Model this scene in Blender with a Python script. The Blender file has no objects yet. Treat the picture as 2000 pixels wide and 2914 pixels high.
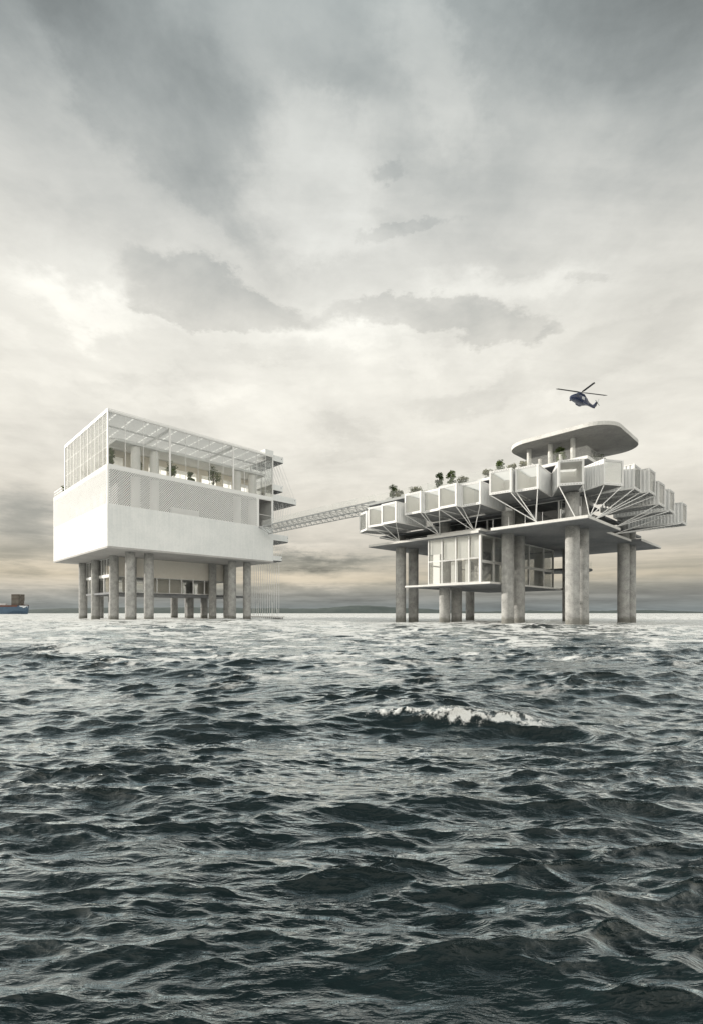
import bpy, math, random
import numpy as np
from mathutils import Vector, Matrix

random.seed(7)
S = bpy.context.scene
COL = S.collection
R = math.radians
CAM_H = 1.3

# ------------------------------------------------------------------ helpers
class MB:
    """collects pieces; build() links them as one mesh object"""
    def __init__(s): s.v = []; s.f = []
    def quad(s, a, b, c, d):
        n = len(s.v); s.v += [a, b, c, d]; s.f.append((n, n+1, n+2, n+3)); return s
    def box(s, x0, x1, y0, y1, z0, z1):
        n = len(s.v)
        s.v += [(x0,y0,z0),(x1,y0,z0),(x1,y1,z0),(x0,y1,z0),(x0,y0,z1),(x1,y0,z1),(x1,y1,z1),(x0,y1,z1)]
        s.f += [(n+3,n+2,n+1,n),(n+4,n+5,n+6,n+7),(n,n+1,n+5,n+4),(n+1,n+2,n+6,n+5),(n+2,n+3,n+7,n+6),(n+3,n,n+4,n+7)]
        return s
    def bar(s, p, q, w, h=None, up=(0,0,1)):
        h = h or w
        p, q = Vector(p), Vector(q); d = (q-p).normalized(); u = Vector(up)
        if abs(d.dot(u)) > .98: u = Vector((1,0,0))
        sx = d.cross(u).normalized(); sy = sx.cross(d).normalized()
        n = len(s.v)
        for c in (p, q):
            for i, j in ((-1,-1),(1,-1),(1,1),(-1,1)):
                s.v.append(tuple(c + sx*(i*w/2) + sy*(j*h/2)))
        s.f += [(n,n+1,n+2,n+3),(n+7,n+6,n+5,n+4),(n,n+4,n+5,n+1),(n+1,n+5,n+6,n+2),(n+2,n+6,n+7,n+3),(n+3,n+7,n+4,n)]
        return s
    def tube(s, p, q, r0, r1=None, k=10, cap=True):
        r1 = r0 if r1 is None else r1
        p, q = Vector(p), Vector(q); d = (q-p).normalized(); u = Vector((0,0,1))
        if abs(d.dot(u)) > .98: u = Vector((1,0,0))
        sx = d.cross(u).normalized(); sy = sx.cross(d).normalized()
        n = len(s.v)
        for c, r in ((p, r0), (q, r1)):
            for i in range(k):
                t = 2*math.pi*i/k
                s.v.append(tuple(c + sx*(r*math.cos(t)) + sy*(r*math.sin(t))))
        for i in range(k):
            j = (i+1) % k; s.f.append((n+j, n+i, n+k+i, n+k+j))
        if cap: s.f += [tuple(range(n, n+k)), tuple(range(n+2*k-1, n+k-1, -1))]
        return s
    def lathe(s, prof, k=24, cx=0, cy=0):
        n = len(s.v)
        for r, z in prof:
            for i in range(k):
                t = 2*math.pi*i/k; s.v.append((cx+r*math.cos(t), cy+r*math.sin(t), z))
        for a in range(len(prof)-1):
            for i in range(k):
                j = (i+1) % k
                s.f.append((n+a*k+i, n+a*k+j, n+(a+1)*k+j, n+(a+1)*k+i))
        s.f += [tuple(range(n+k-1, n-1, -1)), tuple(range(n+(len(prof)-1)*k, n+len(prof)*k))]
        return s
    def prism(s, poly, z0, z1):
        n = len(s.v); k = len(poly)
        s.v += [(x, y, z0) for x, y in poly] + [(x, y, z1) for x, y in poly]
        s.f.append(tuple(range(n+k-1, n-1, -1))); s.f.append(tuple(range(n+k, n+2*k)))
        for i in range(k):
            j = (i+1) % k; s.f.append((n+i, n+j, n+k+j, n+k+i))
        return s
    def loft(s, rings):
        n = len(s.v); k = len(rings[0])
        for r in rings: s.v += [tuple(p) for p in r]
        for a in range(len(rings)-1):
            for i in range(k):
                j = (i+1) % k; s.f.append((n+a*k+i, n+a*k+j, n+(a+1)*k+j, n+(a+1)*k+i))
        s.f += [tuple(range(n+k-1, n-1, -1)), tuple(range(n+(len(rings)-1)*k, n+len(rings)*k))]
        return s
    def build(s, name, mat, parent=None, smooth=False, bevel=0):
        me = bpy.data.meshes.new(name); me.from_pydata(s.v, [], s.f); me.update()
        if mat: me.materials.append(mat)
        if smooth:
            me.polygons.foreach_set('use_smooth', [True]*len(me.polygons))
            try: me.set_sharp_from_angle(angle=R(35))
            except Exception: pass
        o = bpy.data.objects.new(name, me); COL.objects.link(o)
        if parent: o.parent = parent
        if bevel:
            m = o.modifiers.new('bevel', 'BEVEL'); m.width = bevel; m.segments = 2; m.limit_method = 'ANGLE'
        return o

def tag(o, label=None, cat=None, group=None, kind=None):
    if label: o['label'] = label
    if cat: o['category'] = cat
    if group: o['group'] = group
    if kind: o['kind'] = kind
    return o

def empty(name, loc=(0,0,0), rz=0, label=None, cat=None, group=None):
    o = bpy.data.objects.new(name, None); COL.objects.link(o)
    o.location = loc; o.rotation_euler = (0,0,rz); o.empty_display_size = .5
    return tag(o, label, cat, group)

# ------------------------------------------------------------------ node helpers
class X:
    nt = None
    def __init__(s, k): s.k = k
    @staticmethod
    def op(name, *a, clamp=False):
        n = X.nt.nodes.new('ShaderNodeMath'); n.operation = name; n.use_clamp = clamp
        for i, v in enumerate(a):
            if isinstance(v, X): X.nt.links.new(v.k, n.inputs[i])
            else: n.inputs[i].default_value = v
        return X(n.outputs[0])
    def __add__(s, o): return X.op('ADD', s, o)
    __radd__ = __add__
    def __sub__(s, o): return X.op('SUBTRACT', s, o)
    def __rsub__(s, o): return X.op('SUBTRACT', o, s)
    def __mul__(s, o): return X.op('MULTIPLY', s, o)
    __rmul__ = __mul__
    def __truediv__(s, o): return X.op('DIVIDE', s, o)
    def __pow__(s, o): return X.op('POWER', s, o)
def sstep(x, a, b, lo=0., hi=1.):
    n = X.nt.nodes.new('ShaderNodeMapRange'); n.interpolation_type = 'SMOOTHSTEP'
    X.nt.links.new(x.k, n.inputs[0]); n.inputs[1].default_value = a; n.inputs[2].default_value = b
    n.inputs[3].default_value = lo; n.inputs[4].default_value = hi
    return X(n.outputs[0])
def comb(x, y, z):
    n = X.nt.nodes.new('ShaderNodeCombineXYZ')
    for i, v in enumerate((x, y, z)):
        if isinstance(v, X): X.nt.links.new(v.k, n.inputs[i])
        else: n.inputs[i].default_value = v
    return X(n.outputs[0])
def noise(vec, scale, detail=4, rough=.5, lac=2., dist=0., color=False):
    n = X.nt.nodes.new('ShaderNodeTexNoise'); X.nt.links.new(vec.k, n.inputs['Vector'])
    n.inputs['Scale'].default_value = scale; n.inputs['Detail'].default_value = detail
    n.inputs['Roughness'].default_value = rough; n.inputs['Lacunarity'].default_value = lac; n.inputs['Distortion'].default_value = dist
    return X(n.outputs['Color' if color else 'Fac'])
def curve(x, pts, lo, hi):
    """piecewise smooth function of x by a colour ramp (grey)"""
    n = X.nt.nodes.new('ShaderNodeValToRGB'); n.color_ramp.interpolation = 'B_SPLINE' if False else 'EASE'
    n.color_ramp.interpolation = 'LINEAR'
    e = n.color_ramp.elements
    while len(e) < len(pts): e.new(.5)
    for i, (p, c) in enumerate(pts):
        e[i].position = (p-lo)/(hi-lo); e[i].color = (c, c, c, 1) if not isinstance(c, tuple) else (*c, 1)
    X.nt.links.new(((x-lo)/(hi-lo)).k, n.inputs[0])
    return X(n.outputs[0])
def mixc(f, a, b):
    n = X.nt.nodes.new('ShaderNodeMix'); n.data_type = 'RGBA'
    for idx, v in ((0, f), (6, a), (7, b)):
        if isinstance(v, X): X.nt.links.new(v.k, n.inputs[idx])
        elif idx == 0: n.inputs[0].default_value = v
        else: n.inputs[idx].default_value = (*v, 1)
    return X(n.outputs[2])
def scalec(c, f):
    n = X.nt.nodes.new('ShaderNodeVectorMath'); n.operation = 'SCALE'
    X.nt.links.new(c.k, n.inputs[0])
    if isinstance(f, X): X.nt.links.new(f.k, n.inputs['Scale'])
    else: n.inputs['Scale'].default_value = f
    return X(n.outputs[0])

def new_mat(name):
    m = bpy.data.materials.new(name); m.use_nodes = True
    nt = m.node_tree; X.nt = nt
    b = nt.nodes['Principled BSDF']
    return m, nt, b
def position():
    n = X.nt.nodes.new('ShaderNodeNewGeometry'); return X(n.outputs['Position'])
def objcoord():
    n = X.nt.nodes.new('ShaderNodeTexCoord'); return X(n.outputs['Object'])
def bump(b, h, strength, dist):
    n = X.nt.nodes.new('ShaderNodeBump'); n.inputs['Strength'].default_value = strength; n.inputs['Distance'].default_value = dist
    X.nt.links.new(h.k, n.inputs['Height']); X.nt.links.new(n.outputs[0], b.inputs['Normal'])

def mottled(name, dark, light, s1=.6, s2=6., rough=.8, bmp=0., streak=0., spec=.3, metal=0.):
    m, nt, b = new_mat(name)
    p = position()
    f = noise(p, s1, 5, .6)*.55 + noise(p, s2, 4, .65)*.45
    if streak:
        mp = nt.nodes.new('ShaderNodeVectorMath'); mp.operation = 'MULTIPLY'; nt.links.new(p.k, mp.inputs[0]); mp.inputs[1].default_value = (2.2, 2.2, .12)
        f = f*(1-streak) + noise(X(mp.outputs[0]), 1.2, 4, .6)*streak
    f = sstep(f, .3, .7)
    nt.links.new(mixc(f, dark, light).k, b.inputs['Base Color'])
    b.inputs['Roughness'].default_value = rough; b.inputs['Specular IOR Level'].default_value = spec; b.inputs['Metallic'].default_value = metal
    if bmp: bump(b, noise(p, s2*2.5, 5, .6), bmp, .02)
    return m

M = {}
M['white_wall'] = mottled('white_wall', (.76,.768,.762), (.83,.835,.825), .35, 5., .75, .05, .1)
M['render_wall'] = mottled('render_wall', (.68,.705,.705), (.83,.84,.835), .3, 3.2, .8, .08, .28)
M['concrete_column'] = mottled('concrete_column', (.21,.212,.205), (.46,.458,.445), 1.3, 9., .85, .4, .12)
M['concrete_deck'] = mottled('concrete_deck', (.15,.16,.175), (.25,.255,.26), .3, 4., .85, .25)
m_ = M['concrete_column']; nt = m_.node_tree; X.nt = nt; b_ = nt.nodes['Principled BSDF']
src = b_.inputs['Base Color'].links[0].from_socket
p = position(); sz_ = nt.nodes.new('ShaderNodeSeparateXYZ'); nt.links.new(p.k, sz_.inputs[0])
wet = sstep(X(sz_.outputs[2]) + (noise(p, 1.6, 5, .65)-.5)*1.1, 1.0, .45)
nt.links.new(mixc(wet*.62, X(src), (.075,.072,.055)).k, b_.inputs['Base Color'])
M['soffit_concrete'] = mottled('soffit_concrete', (.34,.335,.33), (.46,.45,.44), .3, 4., .85, .2)
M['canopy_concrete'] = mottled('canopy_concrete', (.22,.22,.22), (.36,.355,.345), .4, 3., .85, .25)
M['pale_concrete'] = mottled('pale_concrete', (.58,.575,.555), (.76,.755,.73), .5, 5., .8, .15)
M['plaster'] = mottled('plaster', (.85,.84,.81), (.90,.89,.86), .3, 3., .85)
M['beige_wall'] = mottled('beige_wall', (.74,.70,.63), (.80,.765,.70), .3, 3., .85)
M['white_metal'] = mottled('white_metal', (.74,.74,.73), (.82,.82,.81), .8, 9., .45, 0, 0, .4)
M['container_paint'] = mottled('container_paint', (.66,.67,.67), (.82,.82,.81), .7, 4., .5, 0, .45, .4)
M['container_under'] = mottled('container_under', (.28,.285,.29), (.42,.42,.42), .8, 5., .7, .1)
M['grey_steel'] = mottled('grey_steel', (.24,.25,.255), (.38,.39,.39), 1., 8., .5, 0, 0, .4)
M['pale_steel'] = mottled('pale_steel', (.42,.43,.435), (.55,.56,.56), 1., 8., .5, 0, 0, .4)
M['dark_steel'] = mottled('dark_steel', (.06,.065,.07), (.12,.125,.13), 1., 8., .5)
M['trunk_bark'] = mottled('trunk_bark', (.05,.035,.022), (.13,.095,.06), 4., 20., .9)
M['ship_blue'] = mottled('ship_blue', (.05,.085,.13), (.085,.135,.195), .05, .4, .5, 0, .4)
M['ship_white'] = mottled('ship_white', (.55,.57,.6), (.7,.72,.74), .1, .5, .5)
M['ship_brown'] = mottled('ship_brown', (.09,.04,.03), (.16,.075,.055), .1, .6, .7)
M['cargo_grey'] = mottled('cargo_grey', (.10,.09,.078), (.17,.155,.135), .15, .9, .7, 0, .4)
M['cargo_brown'] = mottled('cargo_brown', (.085,.072,.062), (.13,.11,.095), .15, .9, .7, 0, .4)
M['cargo_white'] = mottled('cargo_white', (.45,.45,.45), (.6,.6,.6), .15, .9, .7, 0, .4)
M['navy_paint'] = mottled('navy_paint', (.018,.026,.062), (.045,.06,.125), .5, 3., .35, 0, 0, .5)
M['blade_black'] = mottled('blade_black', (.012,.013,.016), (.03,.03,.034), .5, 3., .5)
M['hill'] = mottled('hill', (.055,.075,.072), (.10,.122,.116), .004, .02, .95)

def leaf_mat(name, a, b_):
    m, nt, b = new_mat(name)
    p = position()
    f = sstep(noise(p, 1.7, 3, .6), .35, .65)
    nt.links.new(mixc(f, a, b_).k, b.inputs['Base Color']); b.inputs['Roughness'].default_value = .6
    b.inputs['Subsurface Weight'].default_value = 0
    return m
M['leaf'] = leaf_mat('leaf', (.05,.08,.026), (.15,.20,.065))
M['leaf_light'] = leaf_mat('leaf_light', (.10,.11,.05), (.22,.215,.11))
M['leaf_dark'] = leaf_mat('leaf_dark', (.036,.06,.02), (.11,.15,.05))

def glass_mat(name, tint, milk, milkcol=(.8,.8,.78), refl=1.):
    m = bpy.data.materials.new(name); m.use_nodes = True; nt = m.node_tree; X.nt = nt
    nt.nodes.remove(nt.nodes['Principled BSDF']); out = nt.nodes['Material Output']
    tr = nt.nodes.new('ShaderNodeBsdfTransparent'); tr.inputs[0].default_value = (*tint, 1)
    gl = nt.nodes.new('ShaderNodeBsdfGlossy'); gl.inputs['Roughness'].default_value = .02; gl.inputs[0].default_value = (.95,.96,.96,1)
    fr = nt.nodes.new('ShaderNodeFresnel'); fr.inputs[0].default_value = 1.45
    mx = nt.nodes.new('ShaderNodeMixShader')
    nt.links.new(X.op('MULTIPLY', X(fr.outputs[0]), refl).k, mx.inputs[0]); nt.links.new(tr.outputs[0], mx.inputs[1]); nt.links.new(gl.outputs[0], mx.inputs[2])
    last = mx
    if milk:
        df = nt.nodes.new('ShaderNodeBsdfDiffuse'); df.inputs[0].default_value = (*milkcol, 1)
        tl = nt.nodes.new('ShaderNodeBsdfTranslucent'); tl.inputs[0].default_value = (*milkcol, 1)
        m3 = nt.nodes.new('ShaderNodeAddShader'); nt.links.new(df.outputs[0], m3.inputs[0]); nt.links.new(tl.outputs[0], m3.inputs[1])
        m2 = nt.nodes.new('ShaderNodeMixShader'); m2.inputs[0].default_value = milk
        nt.links.new(mx.outputs[0], m2.inputs[1]); nt.links.new(m3.outputs[0], m2.inputs[2]); last = m2
    nt.links.new(last.outputs[0], out.inputs[0])
    return m
M['glass'] = glass_mat('glass', (.97,.976,.974), 0, refl=.6)
M['rail_glass'] = glass_mat('rail_glass', (.985,.988,.985), .05, (.75,.75,.74), refl=.22)
M['bright_glass'] = glass_mat('bright_glass', (.975,.98,.975), .12, (.72,.72,.70), refl=.8)  # white veil paints sunlit glare into the panes of the left face
M['milky_glass'] = glass_mat('milky_glass', (.97,.975,.97), .06, (.6,.6,.59), refl=.6)
def frosted(name, col, tcol, mix=.5):
    m = bpy.data.materials.new(name); m.use_nodes = True; nt = m.node_tree; X.nt = nt
    nt.nodes.remove(nt.nodes['Principled BSDF'])
    d = nt.nodes.new('ShaderNodeBsdfDiffuse'); d.inputs[0].default_value = (*col, 1)
    t = nt.nodes.new('ShaderNodeBsdfTranslucent'); t.inputs[0].default_value = (*tcol, 1)
    x = nt.nodes.new('ShaderNodeMixShader'); x.inputs[0].default_value = mix
    nt.links.new(d.outputs[0], x.inputs[1]); nt.links.new(t.outputs[0], x.inputs[2]); nt.links.new(x.outputs[0], nt.nodes['Material Output'].inputs[0])
    return m
M['translucent_beige'] = frosted('translucent_beige', (.84,.81,.75), (.84,.81,.75))
M['sheer'] = frosted('sheer', (.86,.85,.82), (.97,.965,.94), .85)
M['frosted_panel'] = frosted('frosted_panel', (.78,.78,.77), (.62,.62,.615))
M['frosted_roof'] = frosted('frosted_roof', (.86,.86,.85), (.95,.95,.94))

def leaf_cloud(mb, centre, rad, n, size, rng):
    for _ in range(n):
        d = Vector((rng.gauss(0,1), rng.gauss(0,1), rng.gauss(0,1))).normalized()*(rng.random()**.45)
        c = Vector(centre) + Vector((d.x*rad[0], d.y*rad[1], d.z*rad[2]))
        nrm = Vector((rng.gauss(0,1), rng.gauss(0,1), rng.gauss(0,1)+.4)).normalized()
        t = nrm.orthogonal().normalized(); t = Matrix.Rotation(rng.random()*6.28, 3, nrm) @ t; u = nrm.cross(t)
        s = size*rng.uniform(.6, 1.4)
        mb.quad(tuple(c-t*s), tuple(c+u*s*.5+nrm*s*.15), tuple(c+t*s), tuple(c-u*s*.5-nrm*s*.1))

def tree(name, loc, h, w, label, cat, mat, seed, group=None, conical=False, leaves=34, size=.12):
    rng = random.Random(seed)
    root = empty(name, loc, rng.random()*6, label, cat, group)
    t = MB()
    t.tube((0,0,0), (.03*h,.02*h,h*.45), .035*h*.7+.02, .02*h, 8)
    t.tube((.03*h,.02*h,h*.45), (0,.03*h,h*.85), .02*h, .006*h, 7)
    lf = MB()
    n = 17
    for i in range(n):
        a = rng.random()*6.28; zz = rng.uniform(.2, .93)
        rr = w/2*(1.05-zz*.9 if conical else math.sqrt(max(.05, 1-((zz-.55)/.5)**2)))*rng.uniform(.35, .85)
        rr *= .85; c = (rr*math.cos(a), rr*math.sin(a), zz*h)
        t.tube((.02*h,.015*h,h*max(.2, zz-.22)), (c[0]*.8, c[1]*.8, c[2]), .011*h, .004*h, 5)
        r0 = w*rng.uniform(.17, .27)
        leaf_cloud(lf, c, (r0, r0, r0*.8), int(leaves*1.9), size, rng)
    leaf_cloud(lf, (0,.02*h,h*.93), (w*.12, w*.12, h*.1), leaves//2, size, rng)
    t.build('trunk', M['trunk_bark'], root, True)
    lf.build('crown', mat, root)
    return root

# ------------------------------------------------------------------ camera
cam = bpy.data.cameras.new('camera'); co = bpy.data.objects.new('camera', cam); COL.objects.link(co)
co.location = (0, 0, CAM_H); co.rotation_euler = (R(90), 0, 0)
cam.sensor_fit = 'VERTICAL'; cam.sensor_height = 36; cam.lens = 36*1360/2914
cam.shift_y = (1745-1457)/2914
cam.clip_start = .1; cam.clip_end = 30000
S.camera = co
S.view_settings.view_transform = 'Standard'; S.view_settings.look = 'None'; S.view_settings.exposure = 0; S.view_settings.gamma = 1
S.cycles.max_bounces = 8; S.cycles.transparent_max_bounces = 24; S.cycles.diffuse_bounces = 4; S.cycles.glossy_bounces = 3
S.cycles.sample_clamp_direct = 5; S.cycles.sample_clamp_indirect = 4; S.cycles.caustics_reflective = False; S.cycles.caustics_refractive = False

# ------------------------------------------------------------------ light and sky
SUN_AZ, SUN_EL = R(165), R(14)            # angle from +x, in plan
sd = Vector((math.cos(SUN_AZ)*math.cos(SUN_EL), math.sin(SUN_AZ)*math.cos(SUN_EL), math.sin(SUN_EL)))
sl = bpy.data.lights.new('sun', 'SUN'); sl.energy = 4.8; sl.angle = R(.9); sl.color = (1, .94, .84)
so = bpy.data.objects.new('sun', sl); COL.objects.link(so); so.rotation_euler = sd.to_track_quat('Z', 'Y').to_euler()

def ae(u, v):
    """a direction in the sky as azimuth, elevation in degrees"""
    x = (u-1000)/1360; z = (1745-v)/1360
    return math.degrees(math.atan(x)), math.degrees(math.atan(z/math.hypot(1, x)))

W = bpy.data.worlds.new('World'); S.world = W; W.use_nodes = True
nt = W.node_tree; X.nt = nt
bg = nt.nodes['Background']
tc = nt.nodes.new('ShaderNodeTexCoord')
sep = nt.nodes.new('ShaderNodeSeparateXYZ'); nt.links.new(tc.outputs['Generated'], sep.inputs[0])
dx, dy, dz = (X(sep.outputs[i]) for i in range(3))
DEG = 180/math.pi
az0 = X.op('ARCTAN2', dx, dy)*DEG
el0 = X.op('ARCSINE', dz)*DEG
zz = X.op('MAXIMUM', dz, 0.)+.16
plane = comb(dx/zz, dy/zz, 0.)
sphere = comb(az0*.05, el0*.09, 3.)
# warp so that the cloud masses get cloud edges
wr = nt.nodes.new('ShaderNodeSeparateXYZ')
wn = noise(plane, 1.5, 9, .66, color=True); nt.links.new(wn.k, wr.inputs[0])
wx, wy = X(wr.outputs[0])-.5, X(wr.outputs[1])-.5
fade = sstep(el0, 0., 20., .25, 1.)
az = az0 + wx*fade*26.
el = el0 + wy*fade*17.
base = curve(el0 + wy*fade*6., [(-20,.09),(-1,.26),(1.,.29),(2.2,.35),(3.6,.46),(5.,.55),(8,.66),(12,.79),(18,.89),(26,.90),(31,.82),(36,.70),(42,.61),(47,.53),(52,.42),(62,.25),(90,.2)], -20, 90)
def blob(u, v, su, sv, amp, rot=0, warp=True, crisp=False):
    a, e = ae(u, v)
    k = 1360/math.cos(R(a))**2*math.pi/180          # px per degree, roughly
    A, E = (az, el) if warp else (az0, el0 + wy*fade*3.)
    c, s = math.cos(R(rot)), math.sin(R(rot))
    X1 = ((A-a)*c + (E-e)*s)/(su/k)
    Y1 = ((E-e)*c - (A-a)*s)/(sv/(1360/math.cos(R(e))*math.pi/180))
    q_ = X1*X1+Y1*Y1
    return X.op('EXPONENT', (q_*q_ if crisp else q_)*-1.)*amp
L = base
for args in [
    (0, 0, 260, 150, -.16), (330, 150, 420, 120, -.05, -25), (1960, 60, 300, 230, -.17), (1600, 60, 150, 110, -.10), (1900, 560, 300, 220, -.09),
    (820, 60, 260, 90, .06), (1150, 960, 400, 120, .04), (300, 900, 330, 70, .06),
    (60, 1450, 110, 110, -.26), (20, 1600, 130, 25, -.08), (1980, 1440, 200, 120, -.07), (1850, 1650, 260, 40, -.05),
    (900, 1600, 230, 18, -.28, 0), (840, 1560, 140, 14, .14), (700, 1690, 420, 26, -.06), (880, 1652, 280, 20, .24), (120, 1655, 320, 36, .26), (1700, 1570, 360, 60, .11), (1500, 1640, 300, 24, .08),
    (1500, 1700, 200, 30, -.08), (1200, 1640, 300, 40, -.06)]:
    L = L + blob(*args)
fine = noise(plane, 2.4, 11, .60, dist=.35)
fine2 = noise(plane, 5.5, 9, .62, dist=.5)
def group(blobs, amp, lo, hi, torn=1.25):
    global L
    F = None
    for b_ in blobs:
        g = blob(*b_[:4], 1., b_[4] if len(b_) > 4 else 0, True, False); F = g if F is None else F+g
    F = F + (fine-.5)*torn + (fine2-.5)*.45
    L = L + sstep(F, lo, hi)*amp
# bright breaks in the overcast
group([(930,420,190,100),(930,620,300,90),(950,950,200,45),(1420,800,230,60),(200,860,330,50),(1240,240,220,110,-30)], .14, .22, .95)
# darker torn banks below it
group([(1370,930,200,60,-6),(1180,880,160,40),(650,840,330,60,-6),(560,880,200,50)], -.155, .38, .70)
group([(520,300,330,140,-30),(250,230,250,90,-30),(560,540,190,60,-30)], -.10, .25, 1.05)
group([(1130,455,90,26),(1210,600,110,20),(1130,620,110,26),(1630,790,50,22,-35),(1560,930,60,20)], -.09, .32, .85, 1.0)
group([(1500,1080,220,50),(720,1040,220,40),(1250,1130,160,45),(380,1080,220,40),(1750,960,200,50),(1000,1240,200,40),(300,1220,160,60),(1450,1290,260,40)], -.085, .25, .95)
group([(1150,1010,260,30),(560,1130,200,30),(1650,1130,160,30),(100,1010,200,40)], .05, .3, .9)
# cloud texture: soft billows, torn edges, long streaks
n1 = noise(plane, 1.15, 7, .58, dist=.6)
n2 = noise(plane, 3.1, 6, .6, dist=.4)
st = nt.nodes.new('ShaderNodeVectorMath'); st.operation = 'MULTIPLY'; nt.links.new(plane.k, st.inputs[0]); st.inputs[1].default_value = (.55, 1.7, 1)
n3 = noise(X(st.outputs[0]), 1.6, 7, .62, dist=1.0)
edge = sstep(n1, .44, .58)
L = L + (edge-.5)*fade*.07 + (n2-.5)*fade*.28 + (n3-.5)*sstep(el0, 4., 26., .15, .24) + (fine-.5)*fade*.34 + (fine2-.5)*fade*.16
# unseen sky behind the camera is brightened to fill the shaded faces
anti = dx*(-sd.x) + dy*(-sd.y)
back = sstep(dy*-1., .1, .75)*sstep(dz, -.05, .12)
n4 = noise(comb(az0*.045, el0*.75 + az0*.004, 1.7), 1., 6, .6, dist=.5)
L = L + (sstep(n4, .38, .66)-.40)*.14*sstep(el0, .3, 2.)*sstep(el0, 12., 5.)
L = X.op('MAXIMUM', L, .03)
L = L*(1.+back*1.5)
warm = curve(el0, [(-20,(.5,.55,.55)),(0,(.93,1.,.99)),(2,(1.,.95,.86)),(4,(1.,.885,.70)),(8,(1.,.94,.83)),(16,(1.,.968,.885)),(28,(1.,.985,.92)),(38,(.99,1.,.965)),(48,(.965,1.,.98)),(56,(.93,1.,1.)),(90,(.9,1.,1.02))], -20, 90)
greyer = mixc(sstep(L, .25, .75), (.93,.985,1.0), (1.01,1.,.975))
mul = nt.nodes.new('ShaderNodeVectorMath'); mul.operation = 'MULTIPLY'; nt.links.new(warm.k, mul.inputs[0]); nt.links.new(greyer.k, mul.inputs[1])
cloud = scalec(X(mul.outputs[0]), L*10.)
sky = nt.nodes.new('ShaderNodeTexSky'); sky.sky_type = 'NISHITA'; sky.sun_disc = False
sky.sun_elevation = SUN_EL; sky.sun_rotation = math.pi/2 - SUN_AZ; sky.dust_density = 3
cover = .95
fin = mixc(cover, X(sky.outputs[0]), cloud)
nt.links.new(fin.k, bg.inputs['Color']); bg.inputs['Strength'].default_value = .1

# ------------------------------------------------------------------ the sea
def tile(Ls, N, lmin, lmax, rms, seed, ang, spread):
    rg = np.random.default_rng(seed)
    k = 2*np.pi*np.fft.fftfreq(N, Ls/N); KX, KY = np.meshgrid(k, k, indexing='ij')
    K = np.hypot(KX, KY); K[0,0] = 1
    kmin, kmax = 2*np.pi/lmax, 2*np.pi/lmin
    w = 1/(1+(kmin/K)**12)/(1+(K/kmax)**12)
    cs = (KX*np.cos(ang)+KY*np.sin(ang))/K
    P = K**-3.6*w*(np.abs(cs)**spread*.94+.06); P[0,0] = 0
    H = (rg.normal(size=(N,N))+1j*rg.normal(size=(N,N)))*np.sqrt(P)
    h = np.fft.ifft2(H).real; sc = rms/h.std()
    return h*sc, np.fft.ifft2(-1j*KX/K*H).real*sc, np.fft.ifft2(-1j*KY/K*H).real*sc, Ls, N
def samp(t, X_, Y_):
    h, a, b, Ls, N = t
    fx = (X_/Ls*N) % N; fy = (Y_/Ls*N) % N
    i = fx.astype(int) % N; j = fy.astype(int) % N; u = fx-np.floor(fx); v = fy-np.floor(fy)
    i1, j1 = (i+1) % N, (j+1) % N
    return [f[i,j]*(1-u)*(1-v)+f[i1,j]*u*(1-v)+f[i,j1]*(1-u)*v+f[i1,j1]*u*v for f in (h, a, b)]
def vnoise(X_, Y_, sc, seed):
    t = VN.setdefault(seed, tile(16., 512, .25, 4., 1., 100+seed, 0., 0.))
    return samp(t, X_*sc, Y_*sc)[0]
VN = {}
rows = [.4]
while rows[-1] < 9000:
    y = rows[-1]; rows.append(y*(1.0042 if y < 40 else (1.008 if y < 200 else 1.03)))
Yr = np.array(rows); NC = 680
tt = np.linspace(-1, 1, NC)
GY = np.repeat(Yr[:,None], NC, 1)
GX = tt[None,:]*(Yr[:,None]*1.05+1.6)
cell = GY*.0052
Z = np.zeros_like(GX); DX = np.zeros_like(GX); DY = np.zeros_like(GX)
CAS = [ (61., 512, 4.2, 14., .095, 1, 1.50, 8, .8), (17., 512, 1.25, 4.4, .050, 31, 1.64, 8, .8), (5.3, 512, .40, 1.3, .0245, 43, 1.50, 8, .8), (1.7, 512, .11, .42, .0138, 4, 1.62, 6, .85), (.61, 512, .035, .12, .0034, 5, 1.5, 5, .8)]
for Ls, N, l0, l1, rms, seed, ang, spr, chop in CAS:
    t = tile(Ls, N, l0, l1, rms, seed, ang, spr)
    XS = .5 if l1 > .2 else .6
    h, a, b = samp(t, GX*XS+GY*.06, GY); a = a*.8
    lm = math.sqrt(l0*l1)
    w = np.clip((lm/(cell*1.8)-.5), 0, 1)
    if lm > 5: w = w*np.clip((2500-GY)/2000, 0, 1)
    if lm > 2: w = w*np.clip(.15+GY*.12, .2, 1)
    if .6 < lm < 1: w = w*np.clip(.3+GY*.18, .4, 1)
    # gusty patches: ripples are stronger in some places than others
    if lm < 1: w = w*np.clip(1+.35*vnoise(GX, GY, .9/lm*.18, 7), .35, 1.8)
    Z += h*w; DX += -a*w*chop; DY += -b*w*chop
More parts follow.
